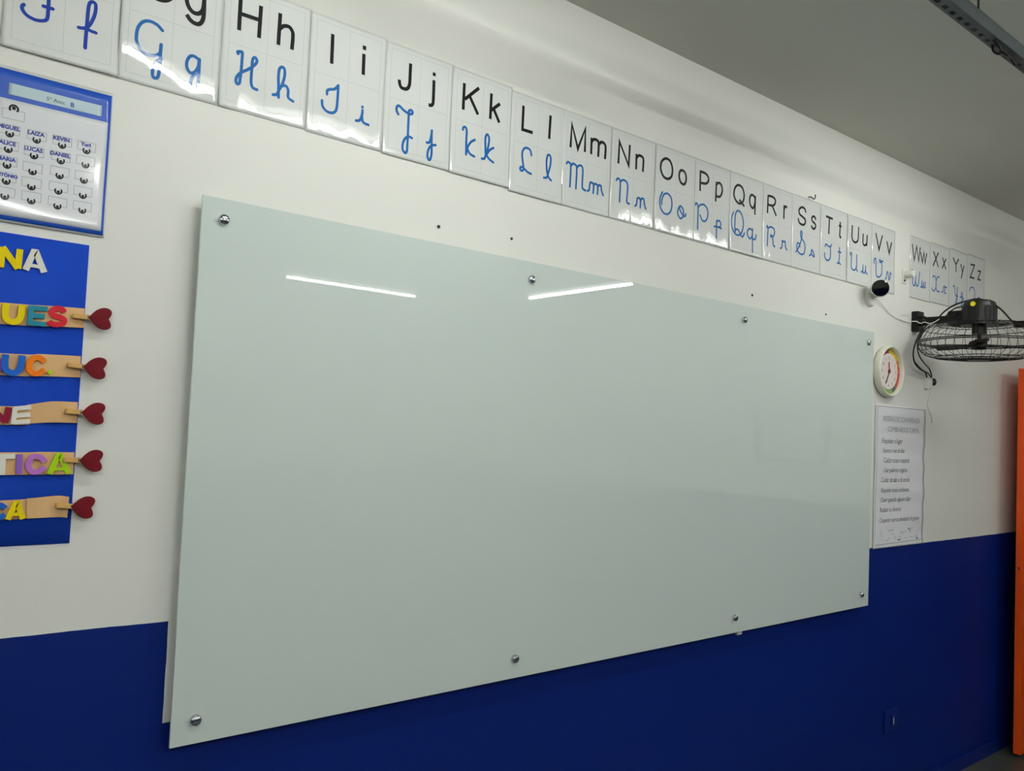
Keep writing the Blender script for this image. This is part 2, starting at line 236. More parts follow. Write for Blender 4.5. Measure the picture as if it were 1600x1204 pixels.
def strokes_mesh(name, strokes, place, thick=0.0, limit=2.6):
    """strokes: list of (points, width, round, closed); place(x, z, out) -> 3d"""
    verts = []; faces = []
    for si, (pts, w, rc, cl) in enumerate(strokes):
        lift = si*(6e-5 if thick <= 0 else 2.2e-4)
        V, F = ribbon2d(pts, w, rc, cl, limit); b = len(verts)
        if thick <= 0:
            m_ = max(1, len(V)-1); verts += [place(v.x, v.y, lift+(0.0 if cl else 5e-5*k_/m_)) for k_, v in enumerate(V)]; faces += [tuple(b+i for i in f) for f in F]
        else:
            n = len(V)
            verts += [place(v.x, v.y, thick-lift) for v in V] + [place(v.x, v.y, 0.0) for v in V]
            cnt = {}
            for f in F:
                faces.append(tuple(b+i for i in f)); faces.append(tuple(b+n+i for i in reversed(f)))
                for i in range(len(f)):
                    e = (f[i], f[(i+1) % len(f)]); cnt[e] = cnt.get(e, 0)+1
            for (i, j) in list(cnt):
                if (j, i) not in cnt: faces.append((b+j, b+i, b+n+i, b+n+j))
    me = bpy.data.meshes.new(name); me.from_pydata([tuple(v) for v in verts], [], faces); me.update()
    bm = bmesh.new(); bm.from_mesh(me)
    if thick > 0: bmesh.ops.recalc_face_normals(bm, faces=bm.faces[:])
    else:
        bm.normal_update()
        for f in bm.faces:
            if f.normal.y > 0: f.normal_flip()
    bm.to_mesh(me); bm.free()
    return me

def text_mesh(s, size, align='LEFT', shear=0.0, space=1.0, weight=0.0):
    cu = bpy.data.curves.new('lettering', 'FONT'); cu.body = s; cu.size = size; cu.align_x = align
    cu.shear = shear; cu.space_character = space; cu.offset = weight; cu.resolution_u = 2
    o = bpy.data.objects.new('lettering', cu); COL.objects.link(o)
    dg = bpy.context.evaluated_depsgraph_get()
    me = bpy.data.meshes.new_from_object(o.evaluated_get(dg))
    bpy.data.objects.remove(o); bpy.data.curves.remove(cu)
    return me

def join_text(items, place):
    """items: (mesh, x, z) -> one mesh via place(x, z)"""
    verts = []; faces = []
    for me, x, z in items:
        b = len(verts)
        verts += [place(v.co.x + x, v.co.y + z, 0.0) for v in me.vertices]
        faces += [tuple(b+i for i in p.vertices) for p in me.polygons]
        bpy.data.meshes.remove(me)
    me = bpy.data.meshes.new('print'); me.from_pydata([tuple(v) for v in verts], [], faces); me.update()
    bm = bmesh.new(); bm.from_mesh(me); bm.normal_update()
    for f in bm.faces:
        if f.normal.y > 0: f.normal_flip()
    bm.to_mesh(me); bm.free()
    return me

def sheet(x0, z0, x1, z1, place, nx=24, nz=24, thick=0.0006):
    """a thin sheet with real thickness that follows place(x, z, out)"""
    V = []; F = []
    for side, out in ((0, thick), (1, 0.0)):
        for j in range(nz+1):
            for i in range(nx+1):
                V.append(place(x0+(x1-x0)*i/nx, z0+(z1-z0)*j/nz, out))
    n = (nx+1)*(nz+1)
    for j in range(nz):
        for i in range(nx):
            a = j*(nx+1)+i
            F.append((a, a+1, a+nx+2, a+nx+1)); F.append((n+a, n+a+nx+1, n+a+nx+2, n+a+1))
    ring = [i for i in range(nx+1)] + [j*(nx+1)+nx for j in range(1, nz+1)] + [nz*(nx+1)+i for i in range(nx-1, -1, -1)] + [j*(nx+1) for j in range(nz-1, 0, -1)]
    for a, b in zip(ring, ring[1:]+ring[:1]): F.append((b, a, n+a, n+b))
    me = bpy.data.meshes.new('sheet'); me.from_pydata([tuple(v) for v in V], [], F); me.update()
    for p in me.polygons: p.use_smooth = True
    return me

# ------------------------------------------------------------------ materials
def wall_paint(name, notch):
    """white satin paint above, gloss blue enamel below a hand-cut line"""
    m = bpy.data.materials.new(name); m.use_nodes = True
    nt = m.node_tree; N = nt.nodes; L = nt.links; b = N['Principled BSDF']
    geo = N.new('ShaderNodeNewGeometry'); sep = N.new('ShaderNodeSeparateXYZ'); L.new(geo.outputs['Position'], sep.inputs[0])
    def math_(op, a, bb=None, clamp=False):
        n = N.new('ShaderNodeMath'); n.operation = op; n.use_clamp = clamp
        for i, v in enumerate((a, bb)):
            if v is None: continue
            if isinstance(v, (int, float)): n.inputs[i].default_value = v
            else: L.new(v, n.inputs[i])
        return n.outputs[0]
    wob = N.new('ShaderNodeTexNoise'); wob.inputs['Scale'].default_value = 9.0; wob.inputs['Detail'].default_value = 4
    L.new(geo.outputs['Position'], wob.inputs['Vector'])
    w = math_('MULTIPLY', math_('SUBTRACT', wob.outputs['Fac'], 0.5), 0.006)
    if notch:
        line = math_('ADD', math_('MULTIPLY', math_('MAXIMUM', sep.outputs[0], -0.5), -0.0082), 0.2625+ZB)
        line = math_('MAXIMUM', line, 0.2335+ZB)
    else:
        line = math_('ADD', 0.234+ZB, 0.0)
    z = math_('ADD', sep.outputs[2], w)
    blue = math_('LESS_THAN', z, line)
    if notch:
        inx = math_('MULTIPLY', math_('GREATER_THAN', math_('ADD', sep.outputs[0], w), -0.0055), math_('LESS_THAN', sep.outputs[0], 2.6))
        inz = math_('GREATER_THAN', z, 0.043+ZB)
        blue = math_('MULTIPLY', blue, math_('SUBTRACT', 1.0, math_('MULTIPLY', inx, inz)))
    mott = N.new('ShaderNodeTexNoise'); mott.inputs['Scale'].default_value = 1.7; mott.inputs['Detail'].default_value = 5
    L.new(geo.outputs['Position'], mott.inputs['Vector'])
    wm = N.new('ShaderNodeMix'); wm.data_type = 'RGBA'
    wm.inputs[6].default_value = (*lin((226, 226, 219)), 1); wm.inputs[7].default_value = (*lin((232, 232, 226)), 1)
    L.new(mott.outputs['Fac'], wm.inputs[0])
    bmx = N.new('ShaderNodeMix'); bmx.data_type = 'RGBA'
    bmx.inputs[6].default_value = (*lin((3, 30, 104)), 1); bmx.inputs[7].default_value = (*lin((4, 34, 112)), 1)
    L.new(mott.outputs['Fac'], bmx.inputs[0])
    mx = N.new('ShaderNodeMix'); mx.data_type = 'RGBA'
    L.new(blue, mx.inputs[0]); L.new(wm.outputs[2], mx.inputs[6]); L.new(bmx.outputs[2], mx.inputs[7]); L.new(mx.outputs[2], b.inputs['Base Color'])
    L.new(math_('SUBTRACT', 0.5, math_('MULTIPLY', blue, 0.08)), b.inputs['Roughness'])
    b.inputs['Specular IOR Level'].default_value = 0.22
    fine = N.new('ShaderNodeTexNoise'); fine.inputs['Scale'].default_value = 260; fine.inputs['Detail'].default_value = 2
    L.new(geo.outputs['Position'], fine.inputs['Vector'])
    bp = N.new('ShaderNodeBump'); bp.inputs['Strength'].default_value = 0.06; bp.inputs['Distance'].default_value = 0.002
    L.new(fine.outputs['Fac'], bp.inputs['Height']); L.new(bp.outputs['Normal'], b.inputs['Normal'])
    return m

M = {}
M['wall_front'] = wall_paint('wall_paint_front', True)
M['wall'] = wall_paint('wall_paint', False)
M['blue_paint'] = mat('blue_enamel', (4, 32, 108), 0.3, spec=0.4)
M['ceiling'] = mat('ceiling_paint', (214, 214, 204), 0.8, var=0.03, var_scale=2.0)
M['floor'] = mat('floor_terrazzo', (74, 76, 70), 0.35, var=0.25, var_scale=60.0)
M['glass'] = mat('back_painted_glass', (207, 218, 213), 0.008, spec=0.5)
M['glass_edge'] = mat('glass_edge', (236, 246, 240), 0.1)  # edge colour brightened to stand in for the glint along the rim
M['chrome'] = mat('chrome', (205, 206, 214), 0.08, metal=1.0)
M['dark_steel'] = mat('dark_steel', (70, 72, 74), 0.3, metal=1.0)
M['galv'] = mat('galvanised_steel', (112, 122, 125), 0.42, metal=0.75, var=0.18, var_scale=30)
M['white_metal'] = mat('white_enamel_metal', (225, 226, 222), 0.4)
M['tube'] = mat('lit_tube', (255, 255, 250), 0.3, emit=(TUBE_COLOUR, TUBE_POWER))
M['tube_far'] = mat('lit_tube_far_row', (255, 255, 250), 0.3, emit=(TUBE_COLOUR, TUBE_POWER*0.75))
M['tube_cross'] = mat('lit_tube_cross', (255, 255, 250), 0.3, emit=(TUBE_COLOUR, TUBE_POWER*3.0))
M['tube_fill'] = mat('lit_tube_added_fill', (255, 255, 250), 0.3, emit=(TUBE_COLOUR, TUBE_POWER*4.4))  # emission for the two unseen tubes added to brighten the front wall
M['tube_cap'] = mat('aluminium_cap', (190, 190, 190), 0.3, metal=1.0)
M['laminate'] = mat('laminated_paper', (217, 220, 217), 0.55, coat=1.0, coat_rough=0.02, bump=0.02, bump_scale=55)
M['ink_black'] = mat('printed_black', (6, 7, 12), 0.5, spec=0.2, coat=0.55, coat_rough=0.02, bump=0.02, bump_scale=55)
M['ink_blue'] = mat('printed_blue', (12, 98, 168), 0.5, spec=0.2, coat=0.55, coat_rough=0.02, bump=0.02, bump_scale=55)
M['ink_deep'] = mat('printed_deep_blue', (12, 56, 158), 0.5, spec=0.2, coat=0.55, coat_rough=0.02, bump=0.02, bump_scale=55)
M['grid'] = mat('printed_grey', (192, 197, 196), 0.5, coat=1.0, coat_rough=0.02, bump=0.02, bump_scale=55)
M['chart_blue'] = mat('chart_blue', (22, 80, 188), 0.5, coat=0.3, coat_rough=0.06)
M['chart_pale'] = mat('chart_pale_blue', (186, 208, 216), 0.5, coat=0.3, coat_rough=0.08)
M['chart_white'] = mat('chart_white', (222, 224, 228), 0.5, coat=0.3, coat_rough=0.08)
M['chart_grey'] = mat('chart_grey', (118, 122, 126), 0.5)
M['pen_blue'] = mat('marker_blue', (8, 48, 150), 0.5)
M['eva_blue'] = mat('blue_foam_sheet', (16, 68, 188), 0.75, spec=0.25, bump=0.15, bump_scale=700, var=0.06, var_scale=12)
M['paper_white'] = mat('white_paper', (230, 230, 232), 0.8)
M['kraft'] = mat('tan_card', (222, 180, 128), 0.7, spec=0.3, var=0.05, var_scale=25)
M['wood'] = mat('peg_wood', (212, 168, 96), 0.6, var=0.12, var_scale=90)
M['heart'] = mat('red_glitter', (112, 4, 22), 0.5, spec=0.2, bump=0.4, bump_scale=1500, var=0.15, var_scale=900)
M['paper'] = mat('rules_paper', (226, 226, 230), 0.8, spec=0.2, var=0.02, var_scale=8)
M['pencil'] = mat('pencil_grey', (122, 124, 130), 0.8)
M['faint'] = mat('faint_pencil', (168, 170, 176), 0.8)
M['pen_black'] = mat('pen_black', (30, 30, 40), 0.7)
M['black_plastic'] = mat('black_plastic', (9, 10, 10), 0.4, spec=0.3)
M['black_wire'] = mat('black_wire', (10, 10, 11), 0.45, spec=0.3)
M['white_plastic'] = mat('white_plastic', (226, 227, 218), 0.4)
M['lens'] = mat('black_lens_face', (8, 8, 16), 0.08)
M['orange'] = mat('orange_enamel', (236, 84, 18), 0.35, spec=0.4)
M['yellow'] = mat('yellow_sticker', (238, 220, 20), 0.5)
M['cream'] = mat('cream_plastic', (232, 233, 214), 0.35)
FOAMC = {'yellow': (240, 214, 18), 'white': (232, 230, 220), 'teal': (44, 136, 158), 'red': (214, 44, 62), 'purple': (110, 60, 160), 'skyblue': (36, 104, 204),
         'orange': (246, 130, 30), 'lime': (176, 218, 30), 'maroon': (140, 26, 54), 'violet': (150, 104, 200), 'orchid': (192, 120, 204)}
for k, c in FOAMC.items(): M['foam_'+k] = mat('foam_'+k, c, 0.8, spec=0.2)

# ------------------------------------------------------------------ room
XL, XR, YB, HC = -2.2, 5.15, -6.2, 2.995
struct(obj('floor', boxm((XL-.1, YB-.1, -.1), (XR+1.3, .1, 0)), M['floor']), 'dark grey polished terrazzo floor of the classroom', 'floor')
struct(obj('ceiling', boxm((XL-.1, YB-.1, HC), (XR+1.3, .1, HC+.1)), M['ceiling']), 'plain grey white painted ceiling above the board', 'ceiling')
struct(obj('wall_front', boxm((XL-.1, 0, 0), (XR+1.3, .1, HC)), M['wall_front']), 'front wall, white above and glossy blue below', 'wall')
struct(obj('wall_back', boxm((XL-.1, YB-.1, 0), (XR+1.3, YB, HC)), M['wall']), 'back wall, white above and blue below', 'wall')
struct(obj('wall_left', boxm((XL-.1, YB, 0), (XL, 0, HC)), M['wall']), 'left wall, white above and blue below', 'wall')
DY0, DY1, DH = -.97, -.12, 2.11
bm = bmesh.new()
box(bm, (XR, YB, 0), (XR+.12, DY0, HC)); box(bm, (XR, DY1, 0), (XR+.12, 0, HC)); box(bm, (XR, DY0, DH), (XR+.12, DY1, HC))
struct(obj('wall_right', bm, M['wall']), 'right wall with the doorway, white above and blue below', 'wall')
struct(obj('wall_corridor', boxm((XR+1.2, YB, 0), (XR+1.3, 0, HC)), M['wall']), 'corridor wall beyond the doorway', 'wall')
bm = bmesh.new()
box(bm, (XR-.012, DY0-.05, 0), (XR+.13, DY0, DH+.05)); box(bm, (XR-.012, DY1, 0), (XR+.13, DY1+.05, DH+.05)); box(bm, (XR-.012, DY0, DH), (XR+.13, DY1, DH+.05))
struct(obj('trim_1', bm, M['orange']), 'orange door frame in the right wall', 'door frame')
struct(obj('baseboard_front', boxm((XL, -.014, 0), (XR, 0, .066), .004), M['blue_paint']), 'blue painted baseboard along the front wall', 'baseboard')
struct(obj('baseboard_back', boxm((XL, YB, 0), (XR, YB+.014, .066), .004), M['blue_paint']), 'blue painted baseboard along the back wall', 'baseboard')
struct(obj('baseboard_left', boxm((XL, YB+.014, 0), (XL+.014, -.014, .066), .004), M['blue_paint']), 'blue painted baseboard along the left wall', 'baseboard')
struct(obj('baseboard_right', boxm((XR-.014, YB+.014, 0), (XR, DY0-.05, .066), .004), M['blue_paint']), 'blue painted baseboard along the right wall', 'baseboard')

# orange door leaf standing open in front of the far end of the wall
d = bpy.data.objects.new('door_1', None); COL.objects.link(d); d.location = (4.44, -.13, .02)
struct(d, 'orange door standing open against the front wall', 'door')
obj('door_leaf', boxm((0, 0, 0), (.69, .036, 2.08), .002), M['orange'], d)
obj('lock_plate', boxm((-.0015, .007, .90), (.001, .029, 1.10), .0005), M['orange'], d)
lb = obj('latch_bolt', boxm((-.006, .014, .985), (-.0015, .022, .998), .001), M['chrome'], d)
for hz in (.25, 1.05, 1.85):
    obj('hinge', lathe(bmesh.new(), (.695, .018, hz-.05), (0, 0, 1), [(.007, 0), (.007, .1)], 12), M['dark_steel'], d)
hd = bmesh.new(); lathe(hd, (.06, 0, 1.06), (0, -1, 0), [(.022, 0), (.022, .006), (.008, .007), (.008, .045)], 16); tube(hd, [(.06, -.045, 1.06), (.1, -.048, 1.06), (.17, -.046, 1.06)], .008, 10)
obj('door_handle', hd, M['chrome'], d)

# ------------------------------------------------------------------ luminaires on perforated rails, plus two added fill tubes at the ceiling
def rail(name, label, x0, x1, yc, z0, hang):
    t = thing(name, label, 'rail', (x0, yc, ZB+z0))
    L = x1-x0; h = .019; tk = .0016
    bm = bmesh.new()
    box(bm, (0, -h, 0), (L, -h+tk, .038)); box(bm, (0, h-tk, 0), (L, h, .038))
    box(bm, (0, -h, .0364), (L, -h+.010, .038)); box(bm, (0, h-.010, .0364), (L, h, .038))
    obj('channel_side', bm, M['galv'], t)
    bm = bmesh.new(); pitch = .0447; n = int(L/pitch)
    box(bm, (0, -h+tk, 0), (L, -.001, tk)); box(bm, (0, .011, 0), (L, h-tk, tk))
    for k in range(n+1):
        a = k*pitch; b_ = min(a+pitch-.021, L)
        if a < L: box(bm, (a, -.001, 0), (b_, .011, tk))
    obj('perforated_base', bm, M['galv'], t)
    for hx in hang:
        hb = bmesh.new(); tube(hb, [(hx-x0, 0, .03), (hx-x0, 0, HC-ZB-z0)], .0028, 8); lathe(hb, (hx-x0, 0, HC-ZB-z0-.012), (0, 0, 1), [(.016, 0), (.016, .012)], 12); lathe(hb, (hx-x0, 0, .03), (0, 0, 1), [(.007, 0), (.007, .008)], 6)
        obj('hanger_rod', hb, M['dark_steel'], t)
    return t

def luminaire(label, x0, yc, along='x', ztube=1.79, lamp='tube', wings=False):
    t = thing('tube_light', label, 'light', (x0, yc, ZB+ztube), group='tube lights on the ceiling rails')
    if along == 'y': t.rotation_euler.z = math.radians(90)
    L = 1.2
    bm = bmesh.new(); box(bm, (-.02, -.045, .024), (L+.02, .045, .058), .003)
    obj('housing', bm, M['white_metal'], t)
    for sg in (-1, 1) if wings else ():
        V = []; pr = [(.044, .034), (.071, .0135), (.072, .015), (.045, .036)]
        for x in (-.02, L+.02): V += [(x, sg*y, z) for y, z in pr]
        me = bpy.data.meshes.new('reflector_wing'); me.from_pydata(V, [], [(0, 1, 5, 4), (1, 2, 6, 5), (2, 3, 7, 6), (3, 0, 4, 7), (3, 2, 1, 0), (4, 5, 6, 7)]); me.update()
        bw = bmesh.new(); bw.from_mesh(me); bmesh.ops.recalc_face_normals(bw, faces=bw.faces[:]); bw.to_mesh(me); bw.free()
        obj('reflector_wing', me, M['white_metal'], t)
    for x in (-.012, L+.004): obj('lamp_holder', boxm((x-.008, -.016, -.02), (x+.016, .016, .03), .002), M['white_plastic'], t)
    tb = obj('lamp_tube', lathe(bmesh.new(), (.016, 0, 0), (1, 0, 0), [(.0102, 0), (.0102, L-.032)], 16), M[lamp], t, True)
    for x in (.002, L-.016): obj('tube_cap', lathe(bmesh.new(), (x, 0, 0), (1, 0, 0), [(.0105, 0), (.0105, .014)], 16), M['tube_cap'], t)
    return t

rail('perforated_rail', 'grey perforated steel rail hung from the ceiling', -1.6, 4.4, -.939, 1.85, (-1.2, .35, 1.753, 3.3))
luminaire('tube light above the left half of the whiteboard', -.16, -.939, wings=True)
luminaire('tube light above the right half of the whiteboard', 2.34, -.939, wings=True)
rail('perforated_rail', 'perforated steel rail across the middle of the room', -1.6, 4.4, -4.28, 1.85, (-1.2, .35, 1.753, 3.3))
luminaire('tube light mirrored at the left of the whiteboard', 2.03, -4.28, lamp='tube_far')
luminaire('added fill tube light at the ceiling, left of the middle of the room', -.16, -4.05, ztube=1.985, lamp='tube_fill')  # out of view, added so the wall gets enough light
luminaire('tube light at right angles to the whiteboard, mirrored near its top bolts', 3.87, -3.53, 'y', lamp='tube_cross')
luminaire('added fill tube light at right angles to the whiteboard, behind the camera', -1.25, -3.53, 'y', ztube=1.985, lamp='tube_fill')  # second unseen tube, added as fill for the lower left wall
bm = bmesh.new()
tube(bm, crom([(1.84, -.945, 1.85), (1.87, -.95, 1.838), (1.9, -.94, 1.842), (1.93, -.948, 1.835), (1.97, -.94, 1.845), (2.01, -.939, 1.835)], 5), .004, 8)
tube(bm, crom([(1.86, -.934, 1.846), (1.88, -.93, 1.836), (1.90, -.937, 1.832), (1.885, -.946, 1.84), (1.868, -.94, 1.848)], 5), .003, 8)
for v in bm.verts: v.co.z += ZB
tag(obj('power_cord', bm, M['black_wire'], smooth=True), 'short dark cord looped under the perforated ceiling rail', 'cord')

# ------------------------------------------------------------------ glass whiteboard
BW, BH = 2.9566, 1.2
t = thing('glass_whiteboard', 'large pale green glass whiteboard on the front wall', 'whiteboard', (0, 0, ZB))
g = obj('glass_panel', boxm((0, -.04, 0), (BW, -.033, BH), .0012), M['glass'], t)
g.data.materials.append(M['glass_edge'])
for p in g.data.polygons:
    if abs(p.normal.y) < 0.95: p.material_index = 1
for (bx, bz) in ((.048, 1.152), (.954, 1.148), (1.993, 1.147), (2.903, 1.148), (.051, .052), (.951, .056), (1.989, .056), (2.892, .054)):
    cp = obj('bolt_cap', lathe(bmesh.new(), (bx, -.04, bz), (0, -1, 0), [(.0118, 0), (.0122, .002), (.0122, .0065), (.0115, .0085), (.0098, .0102), (.007, .0116), (.0035, .0125), (0, .0128)], 32), M['chrome'], t, True)
    obj('standoff_barrel', lathe(bmesh.new(), (bx, -.0005, bz), (0, -1, 0), [(.0095, 0), (.0095, .0325)], 20), M['chrome'], cp, True)
tag(obj('cable_clip', boxm((2.052, -.012, ZB-.022), (2.08, 0, ZB-.008), .002), M['white_plastic']), 'tiny white clip on the wall under the whiteboard edge', 'clip')

# ------------------------------------------------------------------ alphabet cards
random.seed(7)
CW, CH = .2125, .300
TILT = {'F': -.06, 'K': -.04, 'L': -.045, 'Q': -.045, 'G': .0, 'H': -.004, 'I': -.002, 'J': -.03, 'M': -.006, 'N': -.010, 'O': -.022, 'P': -.020}
ORDER = 'FGHIJKLMNOPQRSTUVWXYZ'
for ci, ch in enumerate(ORDER):
    X0, Z0 = CARDS[ch]; Z0 += ZB
    rnd = random.Random(100+ci)
    ph = [rnd.uniform(0, 6.28) for _ in range(6)]
    am = [rnd.uniform(.5, 1.0) for _ in range(3)]
    base = .0006 + (.0007 if ci % 2 else 0.0)
    tilt = TILT.get(ch, rnd.uniform(-.012, .0))
    def disp(u, v, ph=ph, am=am, tilt=tilt, ch=ch):
        s = am[0]*.00030*math.sin(2*math.pi*u/.19+ph[0])*math.cos(2*math.pi*v/.31+ph[1])
        s += am[1]*.00008*math.sin(2*math.pi*(u*.8+v*.6)/.085+ph[2])
        tl = tilt + (.034*(1-u/.2125) if ch == 'G' else 0.0)
        tl += .0045*am[0]*math.sin(2*math.pi*u/.083+ph[3]) + .0012*math.sin(2*math.pi*u/.031+ph[4])
        lo = max(0.0, .09-v)
        s += -tl*lo if tl > 0 else -tl*lo
        if ch == 'F': s += 1.2*max(0, u-.16)*max(0, .05-v)
        if ch == 'H': s += 1.4*max(0, .05-u)*max(0, .06-v)
        return s + .0006 + max(0.0, tl)*.09
    def place(u, v, out, X0=X0, Z0=Z0, base=base, disp=disp):
        return (X0+u, -(base+disp(u, v)+out), Z0+v)
    t = thing('alphabet_card', 'laminated alphabet card with the letters %s %s' % (ch, ch.lower()), 'card', (0, 0, 0), 'alphabet cards along the top of the wall')
    obj('laminated_sheet', sheet(0, 0, CW, CH, place, 26, 34, .0006), M['laminate'], t)
    def ink(u, v, out, place=place): return place(u, v, .0009+out)
    gl = []
    a0, a1, b0, b1, bmid, amid = .0165, .1975, .0185, .2845, .1535, .1075
    def seg(p, q, n=14): return [(p[0]+(q[0]-p[0])*k/n, p[1]+(q[1]-p[1])*k/n) for k in range(n+1)]
    for p, q in (((a0, b0), (a1, b0)), ((a0, b1), (a1, b1)), ((a0, b0), (a0, b1)), ((a1, b0), (a1, b1)), ((amid, b0), (amid, b1)), ((a0, bmid), (a1, bmid))):
        gl.append((seg(p, q), .0011, False, False))
    obj('grid_lines', strokes_mesh('grid_lines', gl, lambda u, v, o: place(u, v, .00068+o*.3)), M['grid'], t)
    for key, nm, mk in (('U', 'printed_capital', 'ink_black'), ('l', 'printed_small_letter', 'ink_black'), ('C', 'cursive_capital', 'ink_blue'), ('c', 'cursive_small_letter', 'ink_blue')):
        st = []
        for kind, q in GLYPHS[ch][key]:
            pts = [Vector((q[i]*1e-4, q[i+1]*1e-4)) for i in range(0, len(q), 2)]
            if kind == 'P':
                if len(pts) == 2: pts = [pts[0].lerp(pts[1], k/6) for k in range(7)]
                st.append((pts, .0096, False, False))
            elif kind == 'p': st.append((crom(pts, 6), .0096, False, False))
            elif kind == 'O': st.append((crom(pts, 6, True), .0096, False, True))
            else: st.append((crom(pts, 6), .0072, True, False))
        if mk == 'ink_blue' and ch == 'F': mk = 'ink_deep'
        obj(nm, strokes_mesh(nm, st, ink), M[mk], t)

# ------------------------------------------------------------------ seating chart
def plane_at(y):
    return lambda x, z, o: (x, -(y+o), z+ZB)
t = thing('seating_chart', 'laminated blue framed seating chart with rows of small desk icons', 'chart')
cx0, cx1, cz0, cz1 = -.402, -.1862, 1.076, 1.383
def cplace(x, z, o):
    u = (x-cx0)/(cx1-cx0); v = (z-cz0)/(cz1-cz0)
    return (x, -(.0035+.0012*math.sin(3.1*u+1)*math.cos(4.4*v)+.0008*math.sin(9*v+2*u)+o), z+ZB)
def rect(name, x0, z0, x1, z1, out, mk):
    return obj(name, sheet(x0, z0, x1, z1, lambda x, z, o: cplace(x, z, out+o), 20, 20, .0002), M[mk], t)
obj('laminated_sheet', sheet(cx0, cz0, cx1, cz1, cplace, 20, 20, .0006), M['laminate'], t)
rect('printed_frame', -.3985, 1.0795, -.1885, 1.3765, .0008, 'chart_blue')
rect('printed_panel', -.3905, 1.0885, -.1932, 1.3182, .0012, 'chart_white')
rect('header_band', -.3745, 1.3275, -.2065, 1.3505, .0012, 'chart_pale')
pk = lambda x, z, o: cplace(x, z, .0016+o)
dl = []; ic = []
def desk(x0, z0, x1, z1):
    for p, q in (((x0, z0), (x1, z0)), ((x0, z1), (x1, z1)), ((x0, z0), (x0, z1)), ((x1, z0), (x1, z1))):
        dl.append(([p, q], .0007, False, False))
def figure(x, z, s, up=1):
    arc = [(x+s*math.cos(a), z+.0008*up+s*up*math.sin(a)) for a in [math.radians(140+k*(260/14)) for k in range(15)]]
    ic.append((arc, s*.52, False, False))
    ic.append(([(x+.24*s*math.cos(a), z+.24*s*math.sin(a)-.0008*up) for a in [2*math.pi*k/10 for k in range(10)]], s*.48, False, True))
    ic.append(([(x-.1*s, z-.0008*up), (x+.1*s, z-.0008*up)], s*.3, True, False))
desk(-.3825, 1.2795, -.3445, 1.2985); figure(-.3634, 1.3015, .0072, -1)
for r, row in enumerate(SEATS):
    for c, (x, z) in enumerate(row):
        desk(x-.0172, z+.0005, x+.0165, z+.0185); figure(x-.0002, z+.0005, .0060)
for k in range(0, len(dl), 4): obj('desk_outline', strokes_mesh('desk_outline', dl[k:k+4], pk), M['chart_grey'], t)
for k in range(0, len(ic), 3): obj('pupil_icon', strokes_mesh('pupil_icon', ic[k:k+3], lambda x, z, o: cplace(x, z, .0018+o)), M['ink_black'], t)
nm = []
for r, c, s in ((0, 0, 'MIGUEL'), (0, 1, 'LAIZA'), (0, 2, 'KEVIN'), (0, 3, 'Yuri'), (1, 0, 'ALICE'), (1, 1, 'LUCAS'), (1, 2, 'DANIEL'), (2, 0, 'MARIA'), (3, 0, 'ANTÔNIO')):
    x, z = SEATS[r][c]; nm.append((text_mesh(s, .0108 if len(s) < 7 else .0088, 'CENTER', weight=.0005), x-.002, z+.0098))
nm.append((text_mesh('B', .013, weight=.0003), -.2655, 1.3325))
for q in nm: obj('handwritten_name', join_text([q], lambda x, z, o: cplace(x, z, .0019)), M['pen_blue'], t)
obj('header_lettering', join_text([(text_mesh('5º Ano:', .0112), -.309, 1.3335)], lambda x, z, o: cplace(x, z, .0016)), M['pen_black'], t)

# ------------------------------------------------------------------ blue routine poster, strips and pegs
t = thing('routine_poster', 'royal blue foam poster edged in white, left of the whiteboard', 'poster')
obj('paper_backing', boxm((-.92, -.0012, .438+ZB), (-.2095, 0, 1.058+ZB)), M['paper_white'], t)
obj('foam_sheet', sheet(-.92, .4435, -.2125, 1.0555, plane_at(.0014), 4, 4, .002), M['eva_blue'], t)
def foam(f, y, parent):
    nm, col, wd, sts = f
    if nm == 'N': sts = [sts[0][:2], sts[0][1:3], sts[0][2:4]]
    ss = []
    for s in sts:
        pts = [Vector(p) for p in s]
        if nm == 'A' and len(pts) == 3: pts = [pts[0], pts[1]+Vector((-.002, -.001)), pts[1]+Vector((.002, -.001)), pts[2]]
        smooth = nm in ('U', 'S', 'C') or (nm == 'D' and len(s) > 2)
        ss.append((crom(pts, 5) if smooth else pts, wd*(.6 if nm == 'A' and len(s) == 2 else 1.0), nm == 'dot', False))
    o = obj('foam_letter', strokes_mesh('foam_letter', ss, plane_at(y), .004, 1.2), M['foam_'+col], parent)
    o['label'] = 'full stop in %s foam' % col if nm == 'dot' else 'letter %s in %s foam' % (nm, col)
for f in FOAM[:2]: foam(f, .0036, t)
rows = (FOAM[2:5], FOAM[5:9], FOAM[9:11], FOAM[11:15], FOAM[15:17])
desc = ('tan card strip lettered UES in yellow, teal and red', 'tan card strip lettered UC in blue and orange', 'tan card strip with maroon N and white E',
        'tan card strip lettered TICA in white, violet and green', 'tan card strip with blue C and yellow A')
pdesc = ('red heart peg on the topmost strip, lettered UES', 'red heart peg on the strip lettered UC', 'red heart peg on the strip with maroon and white letters',
         'red heart peg on the strip lettered TICA', 'red heart peg on the lowest strip, with the yellow A')
